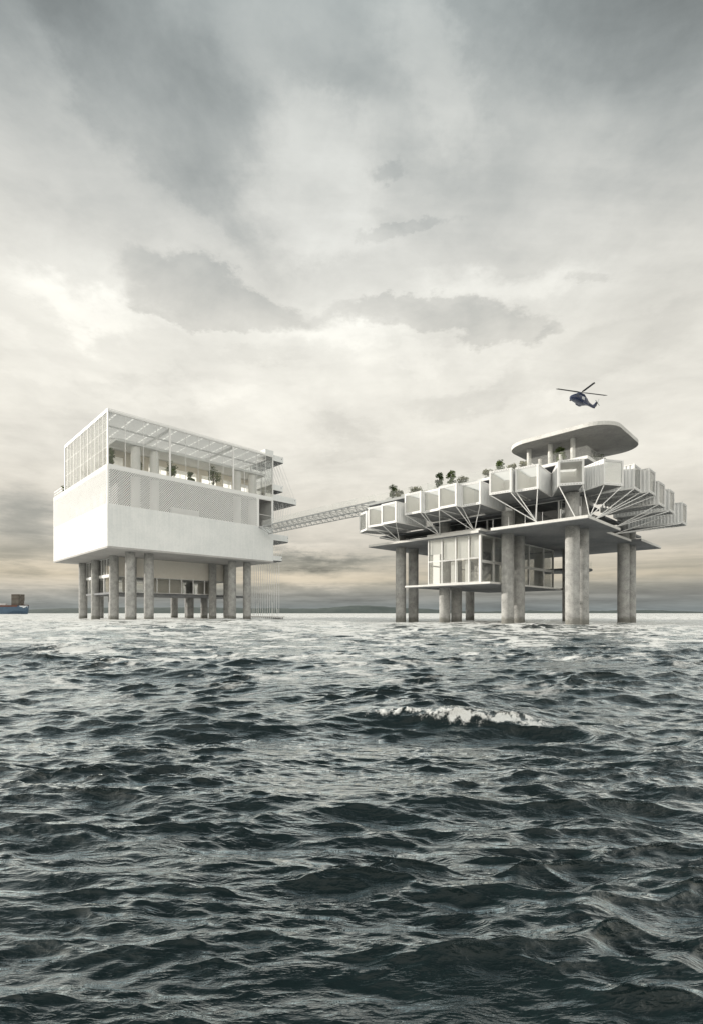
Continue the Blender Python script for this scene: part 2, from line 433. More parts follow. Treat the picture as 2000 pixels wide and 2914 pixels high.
# one steepening swell with a breaking crest
gx = GX+.28
xc = np.clip((gx+2.6)/4.2, 0, 1); amp = .19*xc**1.1*np.clip((3.3-gx)/1.3, 0, 1)**.9
amp = amp*(3*np.clip((gx+2.6)/2.5,0,1)**2-2*np.clip((gx+2.6)/2.5,0,1)**3)
amp = np.maximum(amp, .11*np.exp(-((GX+1.6)/1.9)**4))
yc = 6.05+.05*GX+.10*np.sin(GX*1.7+.6)+.04*np.sin(GX*4.1)
d = GY-yc
prof = np.where(d < 0, np.exp(-(d/.30)**2), np.exp(-(d/1.0)**2))
Z += amp*prof; DY += -amp*prof*.55*np.exp(-(d/.5)**2)
fn = vnoise(GX, GY, 5., 11)*.5+vnoise(GX, GY, 15., 12)*.6+vnoise(GX, GY, 30., 13)*.5
zone = np.clip((gx-.35)/.5, 0, 1)*np.clip((2.9-gx)/.4, 0, 1)
front = np.exp(-((d+.04)/.115)**2) + .9*np.exp(-((d+.13)/.13)**2)*np.clip((gx-1.3)/.4, 0, 1)
foam = np.clip(front*zone, 0, 1)*np.clip(.75+.3*fn, .25, 1.2)
Z += foam*(.004+.008*np.clip(vnoise(GX, GY, 26., 14), -1, 2))
# small whitecaps where the chop is sharpest
me = bpy.data.meshes.new('sea')
nr = len(rows); nv = nr*NC
co3 = np.stack([GX+DX, GY+DY, Z], -1).reshape(-1, 3).astype(np.float32)
me.vertices.add(nv); me.vertices.foreach_set('co', co3.ravel())
ii = np.arange(nr-1)[:,None]*NC + np.arange(NC-1)[None,:]
q = np.stack([ii, ii+1, ii+NC+1, ii+NC], -1).reshape(-1, 4).astype(np.int32)
nf = len(q)
me.loops.add(nf*4); me.loops.foreach_set('vertex_index', q.ravel())
me.polygons.add(nf); me.polygons.foreach_set('loop_start', np.arange(nf, dtype=np.int32)*4)
me.polygons.foreach_set('use_smooth', np.ones(nf, dtype=bool))
me.update(calc_edges=True)
at = me.attributes.new('foam', 'FLOAT', 'POINT'); at.data.foreach_set('value', foam.ravel().astype(np.float32))

m, nt, b = new_mat('sea_water')
p = position()
spz = nt.nodes.new('ShaderNodeSeparateXYZ'); nt.links.new(p.k, spz.inputs[0]); py = X(spz.outputs[1]); px = X(spz.outputs[0])
fo = nt.nodes.new('ShaderNodeAttribute'); fo.attribute_name = 'foam'; fo = X(fo.outputs['Fac'])
def stretch(sx, sy):
    n = nt.nodes.new('ShaderNodeVectorMath'); n.operation = 'MULTIPLY'; nt.links.new(p.k, n.inputs[0]); n.inputs[1].default_value = (sx, sy, .3); return X(n.outputs[0])
# white growing with distance: some foam, plus sky glare painted into the colour
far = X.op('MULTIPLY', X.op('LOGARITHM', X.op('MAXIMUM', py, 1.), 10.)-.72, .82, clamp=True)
foam_glare = noise(stretch(.45, 1.), .70, 7, .68, dist=.4)
foam_glare2 = noise(stretch(.32, 1.), 2.4, 6, .68, dist=.3)
cf = sstep((foam_glare*.5+foam_glare2*.5-.5)*1.5+.5 + far*.22, .59, .68)
fnz = noise(stretch(.8, .5), 9., 4, .65, dist=.6)*.42 + noise(p, 32., 5, .7)*.58
fo2 = sstep(fo*1.15 + (fnz-.5)*2.5*sstep(fo, .02, .25), .40, .95)*.95
glint_fleck = sstep(noise(stretch(.22, 1.), 3.2, 8, .72, dist=.3)*.6+noise(stretch(.3, 1.), .45, 4, .6)*.4, .595, .68)*.55  # thin pale streaks: sky reflections on the ripples painted in as foam
white = X.op('MAXIMUM', X.op('MAXIMUM', fo2, glint_fleck), cf*sstep(far, .0, .3)*.93)
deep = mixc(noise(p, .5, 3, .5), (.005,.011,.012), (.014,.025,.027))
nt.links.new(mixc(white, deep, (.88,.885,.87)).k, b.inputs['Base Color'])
b.inputs['Roughness'].default_value = .9; b.inputs['Specular IOR Level'].default_value = 0
def ridged(vec, sc, det):
    n = nt.nodes.new('ShaderNodeTexNoise'); n.noise_type = 'RIDGED_MULTIFRACTAL'; nt.links.new(vec.k, n.inputs['Vector'])
    n.inputs['Scale'].default_value = sc; n.inputs['Detail'].default_value = det; n.inputs['Roughness'].default_value = .6; n.inputs['Distortion'].default_value = .12
    n.inputs['Offset'].default_value = 1.; n.inputs['Gain'].default_value = 1.6
    return X(n.outputs[0])
rip = noise(p, 26., 5, .65)*fo*.07 + ridged(stretch(.26, 1.), 6., 5)*.034 + noise(stretch(.30, 1.), 22., 5, .65)*.025 + ridged(stretch(.3, 1.), .9, 5)*.18*sstep(py, 8., 50.)
bn = nt.nodes.new('ShaderNodeBump'); bn.inputs['Strength'].default_value = .55; bn.inputs['Distance'].default_value = .5
nt.links.new(rip.k, bn.inputs['Height']); nt.links.new(bn.outputs[0], b.inputs['Normal'])
# mirror reflection with a Fresnel falloff for a wind-roughened surface
lw_ = nt.nodes.new('ShaderNodeLayerWeight'); lw_.inputs['Blend'].default_value = .5; nt.links.new(bn.outputs[0], lw_.inputs['Normal'])
gl = nt.nodes.new('ShaderNodeBsdfGlossy'); gl.inputs['Roughness'].default_value = .07; gl.inputs[0].default_value = (.93,.985,1.,1); nt.links.new(bn.outputs[0], gl.inputs['Normal'])
fz = X.op('MINIMUM', 1., (X(lw_.outputs['Facing'])**2.6)*1.85+.01)
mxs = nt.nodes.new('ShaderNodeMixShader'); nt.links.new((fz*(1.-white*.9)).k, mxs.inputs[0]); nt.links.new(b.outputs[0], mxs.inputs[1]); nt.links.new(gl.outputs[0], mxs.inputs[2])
nt.links.new(mxs.outputs[0], nt.nodes['Material Output'].inputs[0])
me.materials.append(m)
sea = bpy.data.objects.new('sea', me); COL.objects.link(sea)
tag(sea, 'choppy dark grey green sea with a white breaking crest', 'sea', None, 'structure')

# ------------------------------------------------------------------ hills on the horizon
def hill(y0, prof, depth, seed, label):
    rng = np.random.default_rng(seed)
    us = np.linspace(prof[0][0], prof[-1][0], 160); hs = np.interp(us, [a for a,_ in prof], [c for _,c in prof])
    ker = np.hanning(9); ker /= ker.sum(); hs = np.convolve(np.pad(hs, 4, 'edge'), ker, 'valid')
    nz = np.convolve(rng.normal(size=len(us)+6), np.ones(7)/7, 'valid')
    hs = np.maximum(hs*(1+.10*nz), 0)
    mb = MB(); K = 8; n = len(us)
    for k in range(K):
        f = k/(K-1); s = math.sin(math.pi*min(1, f*1.0)) if f <= .5 else math.cos(math.pi*(f-.5))
        for i, u in enumerate(us):
            mb.v.append(((u-1000)/1360*y0, y0+depth*(f-.5), max(-2, hs[i]/1360*y0*s + (rng.normal()*y0*.0004 if 0 < k < K-1 else 0) - (2 if k in (0, K-1) else 0))))
    for k in range(K-1):
        for i in range(n-1): mb.f.append((k*n+i, k*n+i+1, (k+1)*n+i+1, (k+1)*n+i))
    o = mb.build('hills', M['hill'], None, True); tag(o, label, 'hills', None, 'structure'); return o
hill(6500, [(-500,2),(-100,4),(60,7),(150,14),(330,17),(420,15),(560,18),(640,16),(760,13),(900,14),(960,17),(1020,22),(1110,18),(1190,14),(1290,8),(1370,3),(1420,1)], 1400, 3, 'low grey green hills along the left and middle of the horizon')
hill(8200, [(1250,1),(1330,4),(1430,6),(1500,9),(1590,6),(1700,6),(1780,9),(1840,10),(1900,7),(1980,4),(2200,6),(2500,2)], 1400, 5, 'fainter and lower hills along the right of the horizon')

# ------------------------------------------------------------------ building pieces
def column(parent, x, y, r, z0, z1, mat='concrete_column', name='column'):
    return MB().tube((x,y,z0), (x,y,z1), r, r, 28).build(name, M[mat], parent, True)

def window(parent, axis, p, s0, s1, z0, z1, w=.07, dpt=.14, trans=(), glass='glass', frame='white_metal', wl=None, wr=None, label=None):
    """one glazed bay: pane with its frame; axis 'a' runs along local x at y=p, axis 'b' along local y at x=p"""
    wl = wl or w; wr = wr or w; e = .003
    def bx(mb, a0, a1, d0, d1, c0, c1):
        if axis == 'a': mb.box(a0, a1, p+d0, p+d1, c0, c1)
        else: mb.box(p+d0, p+d1, a0, a1, c0, c1)
    g = MB(); bx(g, s0+wl*.5, s1-wr*.5, -.012, .012, z0+.02, z1-.02)
    pane = g.build('window', M[glass], parent)
    f = MB()
    bx(f, s0+e, s0+wl, -dpt/2, dpt/2, z0, z1); bx(f, s1-wr, s1-e, -dpt/2, dpt/2, z0, z1)
    bx(f, s0+wl+e, s1-wr-e, -dpt/2+.01, dpt/2-.01, z0+e, z0+w); bx(f, s0+wl+e, s1-wr-e, -dpt/2+.01, dpt/2-.01, z1-w, z1-e)
    for t in trans: bx(f, s0+wl+e, s1-wr-e, -dpt/2+.02, dpt/2-.02, t-w*.4, t+w*.4)
    f.build('frame', M[frame], pane)
    return pane

def perforated(axis, p, s0, s1, z0, z1, px_, pz, r, depth, sign):
    """a sheet with staggered round holes, with real depth"""
    mb = MB(); nz = int(round((z1-z0)/pz)); pz = (z1-z0)/nz
    nx = int(round((s1-s0)/px_)); px_ = (s1-s0)/nx
    def P(s, d, z): return (s, p+d, z) if axis == 'a' else (p+d, s, z)
    for j in range(nz):
        zc = z0+(j+.5)*pz
        off = .5 if j % 2 else 0
        if off: mb.quad(P(s0,0,zc-pz/2), P(s0+px_*.5,0,zc-pz/2), P(s0+px_*.5,0,zc+pz/2), P(s0,0,zc+pz/2)); mb.quad(P(s1-px_*.5,0,zc-pz/2), P(s1,0,zc-pz/2), P(s1,0,zc+pz/2), P(s1-px_*.5,0,zc+pz/2))
        for i in range(nx-(1 if off else 0)):
            sc = s0+(i+.5+off)*px_
            n = len(mb.v)
            hol = [(sc+r*math.cos(R(45*k-112.5)), zc+r*math.sin(R(45*k-112.5))) for k in range(8)]
            cor = [(sc-px_/2, zc-pz/2), (sc+px_/2, zc-pz/2), (sc+px_/2, zc+pz/2), (sc-px_/2, zc+pz/2)]
            mb.v += [P(a,0,c) for a, c in hol] + [P(a,0,c) for a, c in cor] + [P(a,depth*sign,c) for a, c in hol]
            # hole verts 0,1 face down; 2,3 right; 4,5 up; 6,7 left
            for k in range(4):
                c0, c1 = n+8+k, n+8+(k+1) % 4
                h0, h1, h2 = n+2*k, n+(2*k+1), n+(2*k+2) % 8
                mb.f.append((c0, c1, h1, h0)); mb.f.append((c1, h2, h1))
            for k in range(8): mb.f.append((n+k, n+(k+1) % 8, n+12+(k+1) % 8, n+12+k))
    return mb

# ================================================================== LEFT: the white box on columns
B = empty('box_building', (-39, 76.5, 0), R(45), 'large white box building with a glass top storey, raised on concrete columns', 'building')
SA, SBL = 32.3, 32.3
for a in (4.7, 7.9, 24.5, 28.0):
    for b_ in (3.2, 11.0, 21.2, 29.2): column(B, a, b_, .8, -3, 11.78)
Z0, Z1, Z2, Z3, Z4 = 11.8, 18.9, 24.6, 25.3, 34.0
# solid lower band as an open tray with thickness
wl = MB(); t = .35
wl.box(0, SA, 0, t, Z0+.3, Z1); wl.box(0, SA, SBL-t, SBL, Z0+.3, Z1); wl.box(0, t, t, SBL-t, Z0+.3, Z1); wl.box(SA-t, SA, t, SBL-t, Z0+.3, Z1)
wl.build('wall', M['render_wall'], B)
MB().box(.0, SA, .0, SBL, Z0, Z0+.3).build('soffit', M['soffit_concrete'], B)
MB().box(t, SA-t, t, SBL-t, Z1-.3, Z1-.02).build('floor', M['blade_black'], B)  # black to deepen the shade behind the holes
# perforated screens
perforated('a', 0., .22, 28.3, Z1+.05, Z2, .34, .2, .092, .02, 1).build('perforated_screen', M['white_wall'], B)
perforated('b', 0., .22, SBL-.2, Z1+.05, Z2, .34, .2, .092, .02, 1).build('perforated_screen', M['white_wall'], B)
sc = MB()
sc.box(0,.22,0,.22,Z1,Z2); sc.box(0,.22,SBL-.2,SBL,Z1,Z2); sc.box(28.3,28.75,0,.3,Z1,Z2); sc.box(31.95,SA,0,.3,Z1,Z2)
sc.box(.22,28.3,.0,.2,Z1,Z1+.05); sc.box(0,.2,.22,SBL-.2,Z1,Z1+.05)
sc.box(SA-.3,SA,.3,SBL,Z1,Z2); sc.box(0.22,SA-.3,SBL-.3,SBL,Z1,Z2)
sc.build('screen_frame', M['white_wall'], B)
window(B, 'a', .12, 28.75, 31.95, Z1+.02, Z2-.02, .09, .14, trans=(21.4,), glass='glass')
# interior of the screened storey: back walls and ceiling blackened to paint in shade, pale column casings, low bright bench
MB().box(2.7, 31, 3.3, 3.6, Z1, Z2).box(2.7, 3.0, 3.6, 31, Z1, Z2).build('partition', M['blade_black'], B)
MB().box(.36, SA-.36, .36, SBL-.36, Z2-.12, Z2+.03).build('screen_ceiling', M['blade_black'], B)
for a in (4.7, 7.9, 24.5, 28.0):
    column(B, a+.5, 2.1, .78, Z1, 29.66, 'plaster', 'column_casing')
MB().box(11, 16.2, .9, 1.6, Z1, Z1+1.3).build('bench', M['white_wall'], B)
# sill band and upper floor
sb = MB(); sb.box(0,SA,0,.35,Z2,Z3).box(0,.35,.35,SBL,Z2,Z3).box(SA-.35,SA,.35,SBL,Z2,Z3).box(.35,SA-.35,SBL-.35,SBL,Z2,Z3)
sb.build('parapet_band', M['white_wall'], B)
MB().box(.35, SA-.35, .35, SBL-.35, Z2+.05, Z2+.35).build('upper_floor', M['plaster'], B)
# railing on the open end of the roof, left
rl = MB()
for b_ in np.arange(24.6, 32.3, 1.25): rl.box(.1,.16,b_,b_+.06,Z3,Z3+1.05)
rl.box(.1,.16,24.5,32.2,Z3+1.05,Z3+1.11).box(.1,.16,24.5,32.2,Z3+.5,Z3+.54)
rl.build('railing', M['white_metal'], B)
# glasshouse
GB = 24.2
MU = [0, 2.78, 5.7, 8.0, 10.3, 13.2, 15.6, 17.9, 20.7, 22.9, 25.4, 28.3, 30.4, SA]
for i in range(len(MU)-1):
    window(B, 'a', .09, MU[i]+(.0 if i else .2), MU[i+1]-(.0 if i < 12 else .2), Z3, 33.66, .045, .10, (28.1, 30.9), 'glass', 'white_metal',
           wl=.17 if MU[i] in (10.3, 22.9) else .035, wr=.17 if MU[i+1] in (10.3, 22.9) else .035)
bays = np.linspace(.2, GB, 13)
for i in range(12):
    window(B, 'b', .09, bays[i], bays[i+1], Z3, 33.66, .03, .08, (28.1, 30.9), 'bright_glass', 'white_metal', wl=.05 if i % 2 else .025, wr=.025)
for i in range(8):
    window(B, 'a', GB-.09, .3+i*4, 4.3+i*4-.02, Z3, 33.66, .06, .12, (28.1,), 'glass')
    if i < 6: window(B, 'b', SA-.09, .3+i*4, 4.28+i*4-.3*(i == 5), Z3, 33.66, .06, .12, (28.1,), 'glass')
MB().box(0,.2,0,.2,Z3,33.68).box(SA-.2,SA,0,.2,Z3,33.68).box(0,.2,GB-.2,GB,Z3,33.68).box(SA-.2,SA,GB-.2,GB,Z3,33.68).build('corner_post', M['white_metal'], B)
rf = MB()
rf.box(0,SA,0,.22,33.68,34.0).box(0,.22,.22,GB,33.68,34.0).box(SA-.22,SA,.22,GB,33.68,34.0).box(.22,SA-.22,GB-.22,GB,33.68,34.0)
rf.build('roof_edge', M['white_metal'], B)
MB().box(.05,SA-.05,.05,.1,34.12,34.2).box(.05,.1,.1,GB-.1,34.12,34.2).build('roof_rail', M['white_metal'], B)
ce = MB(); ds = MB()
def Q(x0_, x1_, y0_, y1_, m_=None): (m_ or ce).quad((x0_,y0_,33.75),(x0_,y1_,33.75),(x1_,y1_,33.75),(x1_,y0_,33.75))
for i in range(13):
    a0, a1 = MU[i], MU[i+1]; a0 = max(a0, .23); a1 = min(a1, SA-.23); mid = (a0+a1)/2
    Q(a0, mid-.2, .23, GB-.23); Q(mid+.2, a1, .23, GB-.23)
    y = .23
    while y < GB-.6:
        g_ = random.uniform(.7, 1.25); Q(mid-.2, mid+.2, y, y+.4); Q(mid-.2, mid-.12, y+.4, y+.4+g_); Q(mid+.12, mid+.2, y+.4, y+.4+g_); Q(mid-.12, mid+.12, y+.4, y+.4+g_, ds); y += .4+g_
Q_ = ce.build('slotted_ceiling', M['frosted_panel'], B); ds.build('rooflight_strip', M['sheer'], Q_)
rb = MB()
for a in (10.3, 22.9): rb.box(a-.12, a+.12, .25, GB-.25, 33.3, 33.72)
for b_ in (6.2, 12.2, 18.2): rb.box(.25, SA-.25, b_-.08, b_+.08, 33.45, 33.71)
rb.build('roof_beam', M['white_metal'], B)
# mezzanine slab with wall beneath it
MB().box(1.65, 31, 1.0, 12.2, 29.68, 30.12).build('mezzanine', M['white_wall'], B)
mw = MB()
xs = [(2.9,4.6),(5.9,7.3),(9.0,12.4),(13.2,18.4),(19.4,22.6),(24.2,26.2),(27.5,30.3)]
last = 2.4
for o0, o1 in xs:
    mw.box(last, o0, 6.0, 6.25, Z3, 29.66); mw.box(o0, o1, 6.0, 6.25, 28.6, 29.66); last = o1
mw.box(last, 30.8, 6.0, 6.25, Z3, 29.66)
lastb = 6.25
for o0, o1 in ((7.4,10.4),):
    mw.box(2.4, 2.65, lastb, o0, Z3, 29.66); mw.box(2.4, 2.65, o0, o1, 28.1, 29.66); lastb = o1
mw.box(2.4, 2.65, lastb, 11.4, Z3, 29.66)
mw.build('inner_wall', M['translucent_beige'], B)  # wall made translucent so sunlight from behind makes it glow
for o0, o1 in xs: MB().quad((o0-.2,9.6,Z3),(o1+1.6,9.6,Z3),(o1+1.6,9.6,29.6),(o0-.2,9.6,29.6)).build('bright_sheet', M['sheer'], B)  # added translucent sheets that spread sunlight into the front rooms
mr = MB()
for a in np.arange(24, 31, 1.0): mr.box(a, a+.04, 1.1, 1.14, 30.12, 31.1)
mr.box(24, 31, 1.1, 1.14, 31.1, 31.15)
mr.build('railing', M['white_metal'], B)
# parapet box on the right end of the roof
MB().box(30.3, SA+.05, .02, 3.2, 34.02, 35.0).build('lift_overrun', M['render_wall'], B)
# glazed storey hung below the box
CA0, CA1, CB0, CB1 = 5.1, 30.6, 11.7, 30.0
MB().box(CA0+.35, CA1, CB0, CB0+.2, 8.25, 11.78).build('hung_wall', M['beige_wall'], B)
MB().box(CA0, CA1, CB1, CB1+.2, 8.25, 11.78).build('hung_wall', M['beige_wall'], B)
MB().box(CA0+.0, CA0+.22, CB0, CB1, 8.25, 8.62).build('sill_band', M['white_wall'], B)
bb = np.linspace(CB0+.05, CB1, 13)
for i in range(12): window(B, 'b', CA0+.12, bb[i], bb[i+1], 8.64, 11.76, .07, .14, (), 'milky_glass')
aa = np.linspace(CA0+.3, CA1, 11)
for i in range(10): window(B, 'a', CB0+.1, aa[i], aa[i+1], 5.22, 8.22, .1, .16, (), 'glass')
for i in range(0, 12, 2): window(B, 'b', CA0+.12, bb[i], bb[i+2], 5.22, 8.22, .1, .16, (), 'glass')
for i in range(10): window(B, 'a', CB1+.1, aa[i], aa[i+1], 5.22, 8.22, .1, .16, (), 'glass')
MB().box(CA0+.25, CA1-.1, CB0+.22, CB1-.05, 8.25, 8.5).build('hung_ceiling', M['plaster'], B)
iw = MB().box(7.6,10.0,15.0,15.2,5.2,8.24).box(13.5,19.5,14.6,14.8,5.2,8.24).box(19.5,19.7,14.8,19,5.2,8.24).box(26.8,27.0,16,22,5.2,8.24)
iw.build('partition', M['beige_wall'], B)
MB().box(4.2, 34.6, 12.1, 25.4, 4.82, 5.2).build('lower_deck', M['concrete_deck'], B)

# folded balconies on the far right wall, with studs for their holes and hanging cables
def cantilever(a1, z0, z1, b0, b1, rnd=False):
    poly = [(SA+.005, b0), (a1, b0), (a1, b1), (SA+.005, b1)]
    if rnd: poly = [(SA+.005, b0), (a1-.5, b0), (a1-.1, b0+.25), (a1, b0+.8), (a1, b1), (SA+.005, b1)]
    o = MB().prism(poly, z0+.12, z1).build('balcony', M['render_wall'], B)
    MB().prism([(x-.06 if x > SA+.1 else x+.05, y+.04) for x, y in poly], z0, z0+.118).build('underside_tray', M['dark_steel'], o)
    lights = MB()  # no lamps: white studs standing in for the bright holes
    for i in range(max(1, int((a1-SA-.4)/1.1))):
        for j in range(4):
            lights.lathe([(.02, z0-.12), (.16, z0-.1), (.05, z0-.001)], 8, SA+.7+i*1.1, b0+.7+j*1.3)
    lights.build('hole_stud', M['white_metal'], o)  # white studs stand in for the bright holes of the underside
    MB().tube((a1-.45, b0-.02, z1-.45), (a1-.45, b0+.0, z1-.45), .09, .09, 10).build('bolt', M['dark_steel'], o)
cantilever(35.0, 33.0, 34.3, .2, 8.0)
cantilever(34.9, 26.9, 28.2, .2, 8.0)
cantilever(38.5, 24.7, 26.1, .2, 8.0)
cantilever(36.6, 16.4, 17.8, .2, 8.0, True)
cantilever(34.95, 12.2, 13.3, .2, 8.0, True)
for i in range(9):
    b_ = .5+i*.85
    MB().tube((34.7-.1*i*.3, b_, 33.0), (38.2-.1*i*.3, b_, 26.1), .028, .028, 5).build('cable', M['white_metal'], B)
    MB().tube((33.7, b_, 33.0), (36.9, b_, 26.1), .028, .028, 5).build('cable', M['white_metal'], B)
for i in range(10):
    b_ = .5+i*.8
    MB().tube((37.4-.2*i*.3, b_, 24.7), (36.3, b_, 17.8), .028, .028, 5).build('cable', M['white_metal'], B)
    MB().tube((35.2, b_, 24.7), (34.6, b_, 17.8), .028, .028, 5).build('cable', M['white_metal'], B)
for i in range(8):
    b_ = .6+i*.95
    MB().tube((36.0, b_, 16.4), (34.7, b_, 13.3), .028, .028, 5).build('cable', M['white_metal'], B)
for i in range(26):
    b_ = .4+i*.42
    MB().tube((34.0+.35*(i % 2), b_, 12.2 if b_ < 8 else 13.5), (34.0+.35*(i % 2), b_, .5), .024, .024, 5).build('cable', M['white_metal'], B)
MB().box(SA+.01, 34.6, 8.02, 12.0, 13.3, 13.7).build('bracket', M['render_wall'], B)

# floating dock under the cables
Dk = empty('floating_dock', Vector((-39,76.5,0)) + Matrix.Rotation(R(45),3,'Z') @ Vector((34.1, 5.6, 0)), R(45), 'low pale floating dock on small trestles beneath the hanging cables', 'dock')
MB().box(-.9, .9, -6.0, 6.0, .46, .62).build('deck', M['pale_concrete'], Dk)
MB().box(-.95, .95, -6.1, 6.1, -.25, .06).build('pontoon', M['grey_steel'], Dk)
for i in range(16):
    y = -5.6+i*.75
    MB().bar((-.5,y-.2,.06),(-.5,y,.42),.07).bar((-.5,y+.2,.06),(-.5,y,.42),.07).bar((.5,y-.2,.06),(.5,y,.42),.07).bar((.5,y+.2,.06),(.5,y,.42),.12).build('trestle', M['dark_steel'], Dk)
for i in range(7):
    y = -5.4+i*1.8
    MB().tube((-.6,y,.56),(-.6,y,2.2+1.4*(i % 3)),.03,.03,6).build('pole', M['white_metal'], Dk)

# trees behind the glass of the box building
def lw(a, b_, z=0): return Vector((-39,76.5,0)) + Matrix.Rotation(R(45),3,'Z') @ Vector((a, b_, z))
GT = 'trees behind the glass of the white box building'
for a, b_, h, w, lab, sd_, cn in [
    (1.0, 1.3, 3.1, 1.7, 'small green tree behind glass nearest the tall front corner of the white box', 1, True),
    (6.5, 3.6, 2.6, 1.4, 'dim tree between two round white columns behind the glass front', 2, True),
    (11.0, .95, 3.2, 2.3, 'bushy green tree just right of the thick glasshouse mullion by the bright opening', 3, False),
    (14.6, .95, 1.7, 1.6, 'lowest green shrub showing over the sill in the middle of the glass front', 4, False),
    (19.3, 1.1, 3.9, 3.0, 'largest and greenest tree behind the long glass front of the white box', 5, False)]:
    tree('indoor_tree', lw(a, b_, Z2+.36), h+.4, w, lab, 'tree', M['leaf'], sd_, GT, cn, 30)
for b_, h, w, lab, sd_ in [(3.6,3.3,1.7,'pale tree behind the sunlit glass side, closest to the tall corner',6), (8.2,2.8,1.6,'pale tree halfway along the sunlit glass side of the white box',7), (15.8,3.4,2.0,'pale tree behind the sunlit glass side, toward its far end',8)]:
    tree('indoor_tree', lw(1.3, b_, Z2+.36), h, w, lab, 'tree', M['leaf_light'], sd_, GT, False, 26)
tree('roof_shrub', lw(.9, 25.6, Z3-.3), 1.7, 2.2, 'dark green shrub by the roof railing at the far left end of the white box', 'shrub', M['leaf'], 9, None, False, 30)

# ================================================================== BRIDGE
BR = empty('truss_bridge', lw(30.6, 0, 0), R(45), 'light steel truss footbridge linking the white box to the container platform', 'footbridge')
zt, zb, LB = 18.72, 17.55, -31.5
n = 21
x0, x1 = -1.95, 1.9
ys = [-.02+LB*i/n for i in range(n+1)]
for x in (x0, x1): MB().bar((x,-.02,zt),(x,LB,zt),.12,.15).build('chord', M['pale_steel'], BR)
MB().bar((.2,-.3,zb),(.2,LB+.8,zb),.11,.11).build('chord', M['grey_steel'], BR)
for s_, x in ((0, x0), (1, x1)):
    w_ = MB()
    for i in range(n):
        w_.bar((x,ys[i],zt),(.2,(ys[i]+ys[i+1])/2,zb),.055); w_.bar((x,ys[i+1],zt),(.2,(ys[i]+ys[i+1])/2,zb),.055)
    w_.build('web_lattice', M['grey_steel'] if x < 0 else M['pale_steel'], BR)
fl = MB()
for i in range(n+1): fl.bar((x0,ys[i],zt-.03),(x1,ys[i],zt-.03),.05,.05)
for i in range(n): fl.bar((x0,ys[i],zt-.06),(x1,ys[i+1],zt-.06),.035)
fl.build('floor_beam', M['grey_steel'], BR)
gt = MB()
for k in range(5): gt.box(x0+.5+k*.72, x0+.53+k*.72, LB, -.02, zt+.03, zt+.06)
gt.build('walkway_grating', M['pale_steel'], BR)
for x in (x0, x1):
    rg = MB().box(x-.012,x+.012,LB,-1.2,zt+.1,zt+1.15).build('glass_railing', M['rail_glass'], BR)
    MB().box(x-.025,x+.025,LB,-.02,zt+.085,zt+.099+.03).build('rail_base', M['grey_steel'], rg)

# ================================================================== RIGHT: the container platform
DO = Vector((23.09, 46.8, 0))
P2 = empty('platform_building', DO, R(45), 'concrete deck building on paired columns with a rounded rooftop canopy', 'building')
def rw(a, b_, z=0): return DO + Matrix.Rotation(R(45),3,'Z') @ Vector((a, b_, z))
for x, y, zt_ in [(3.25,2.65,14.1),(6.0,2.65,14.1),(21.4,2.75,18.18),(24.2,2.7,18.18),(3.25,10.0,13.2),(6.0,10.0,18.18),(21.4,10.0,10.6),(3.25,18.75,13.),(6.0,18.75,18.18),(3.25,26.1,12.3),(6.0,26.0,12.3),(21.4,26.0,10.6)]:
    column(P2, x, y, .72, -3, 10.585)
    if zt_ > 10.6: column(P2, x, y, .72, 10.945, zt_)
poly = [(0,0),(10.3,0),(10.3,1.6),(20.6,1.6),(20.6,.45),(30.8,.45),(30.8,29),(.1,29.4),(.1,12.0),(1.6,12.0),(1.6,10.4),(0,10.4)]
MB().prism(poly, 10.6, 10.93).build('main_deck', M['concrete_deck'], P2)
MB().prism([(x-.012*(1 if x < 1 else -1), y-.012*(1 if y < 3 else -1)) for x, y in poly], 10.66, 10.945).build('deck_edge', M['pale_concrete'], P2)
MB().box(.35, 9, 11.95, 19.5, 10.95, 11.22).build('deck_upstand', M['pale_concrete'], P2)
# glazed stair core below the deck
K0, K1, KB0, KB1 = .5, 21.5, 12.0, 19.4
kb = [12.0, 13.35, 15.15, 17.2, 19.4]
kb = [KB0+.15, 13.55, 15.35, 17.35, 19.4]
for i in range(4):
    window(P2, 'b', K0+.08, kb[i], kb[i+1], 4.96, 7.78, .06, .14, (), 'milky_glass'); window(P2, 'b', K0+.08, kb[i], kb[i+1], 7.82, 10.58, .06, .14, (), 'milky_glass')
ka = [K0+.2, 3.75, 7.0, 10.2, 13.3, 17.9, 21.4]
for i in range(6):
    window(P2, 'a', KB0+.08, ka[i], ka[i+1], 4.96, 7.4, .14, .2, (), 'glass', 'pale_concrete'); window(P2, 'a', KB0+.08, ka[i], ka[i+1], 7.44, 10.58, .14, .2, (), 'glass', 'pale_concrete')
    window(P2, 'a', KB1+.08, ka[i], ka[i+1], 4.96, 10.58, .14, .2, (7.4,), 'glass')
window(P2, 'b', K1, KB0+.2, KB1-.1, 4.96, 10.58, .14, .2, (7.4,), 'glass')
MB().box(K0, K0+.19, KB0-.02, KB0+.14, 4.95, 10.58).build('corner_post', M['white_metal'], P2)
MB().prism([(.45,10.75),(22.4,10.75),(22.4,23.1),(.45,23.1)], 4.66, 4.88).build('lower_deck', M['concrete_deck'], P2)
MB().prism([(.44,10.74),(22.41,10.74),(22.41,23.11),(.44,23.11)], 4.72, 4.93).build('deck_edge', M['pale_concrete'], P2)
MB().box(3.0, 3.2, 13.2, 17.0, 7.9, 10.58).box(4.2,4.4,17.6,19.2,4.95,10.58).build('partition', M['beige_wall'], P2)
MB().box(K0+.25, K1-.1, KB0+.25, KB1-.05, 4.94, 4.96).build('core_floor', M['plaster'], P2)
MB().box(K0+.25, K1-.1, KB0+.25, KB1-.05, 10.5, 10.58).build('core_ceiling', M['plaster'], P2)
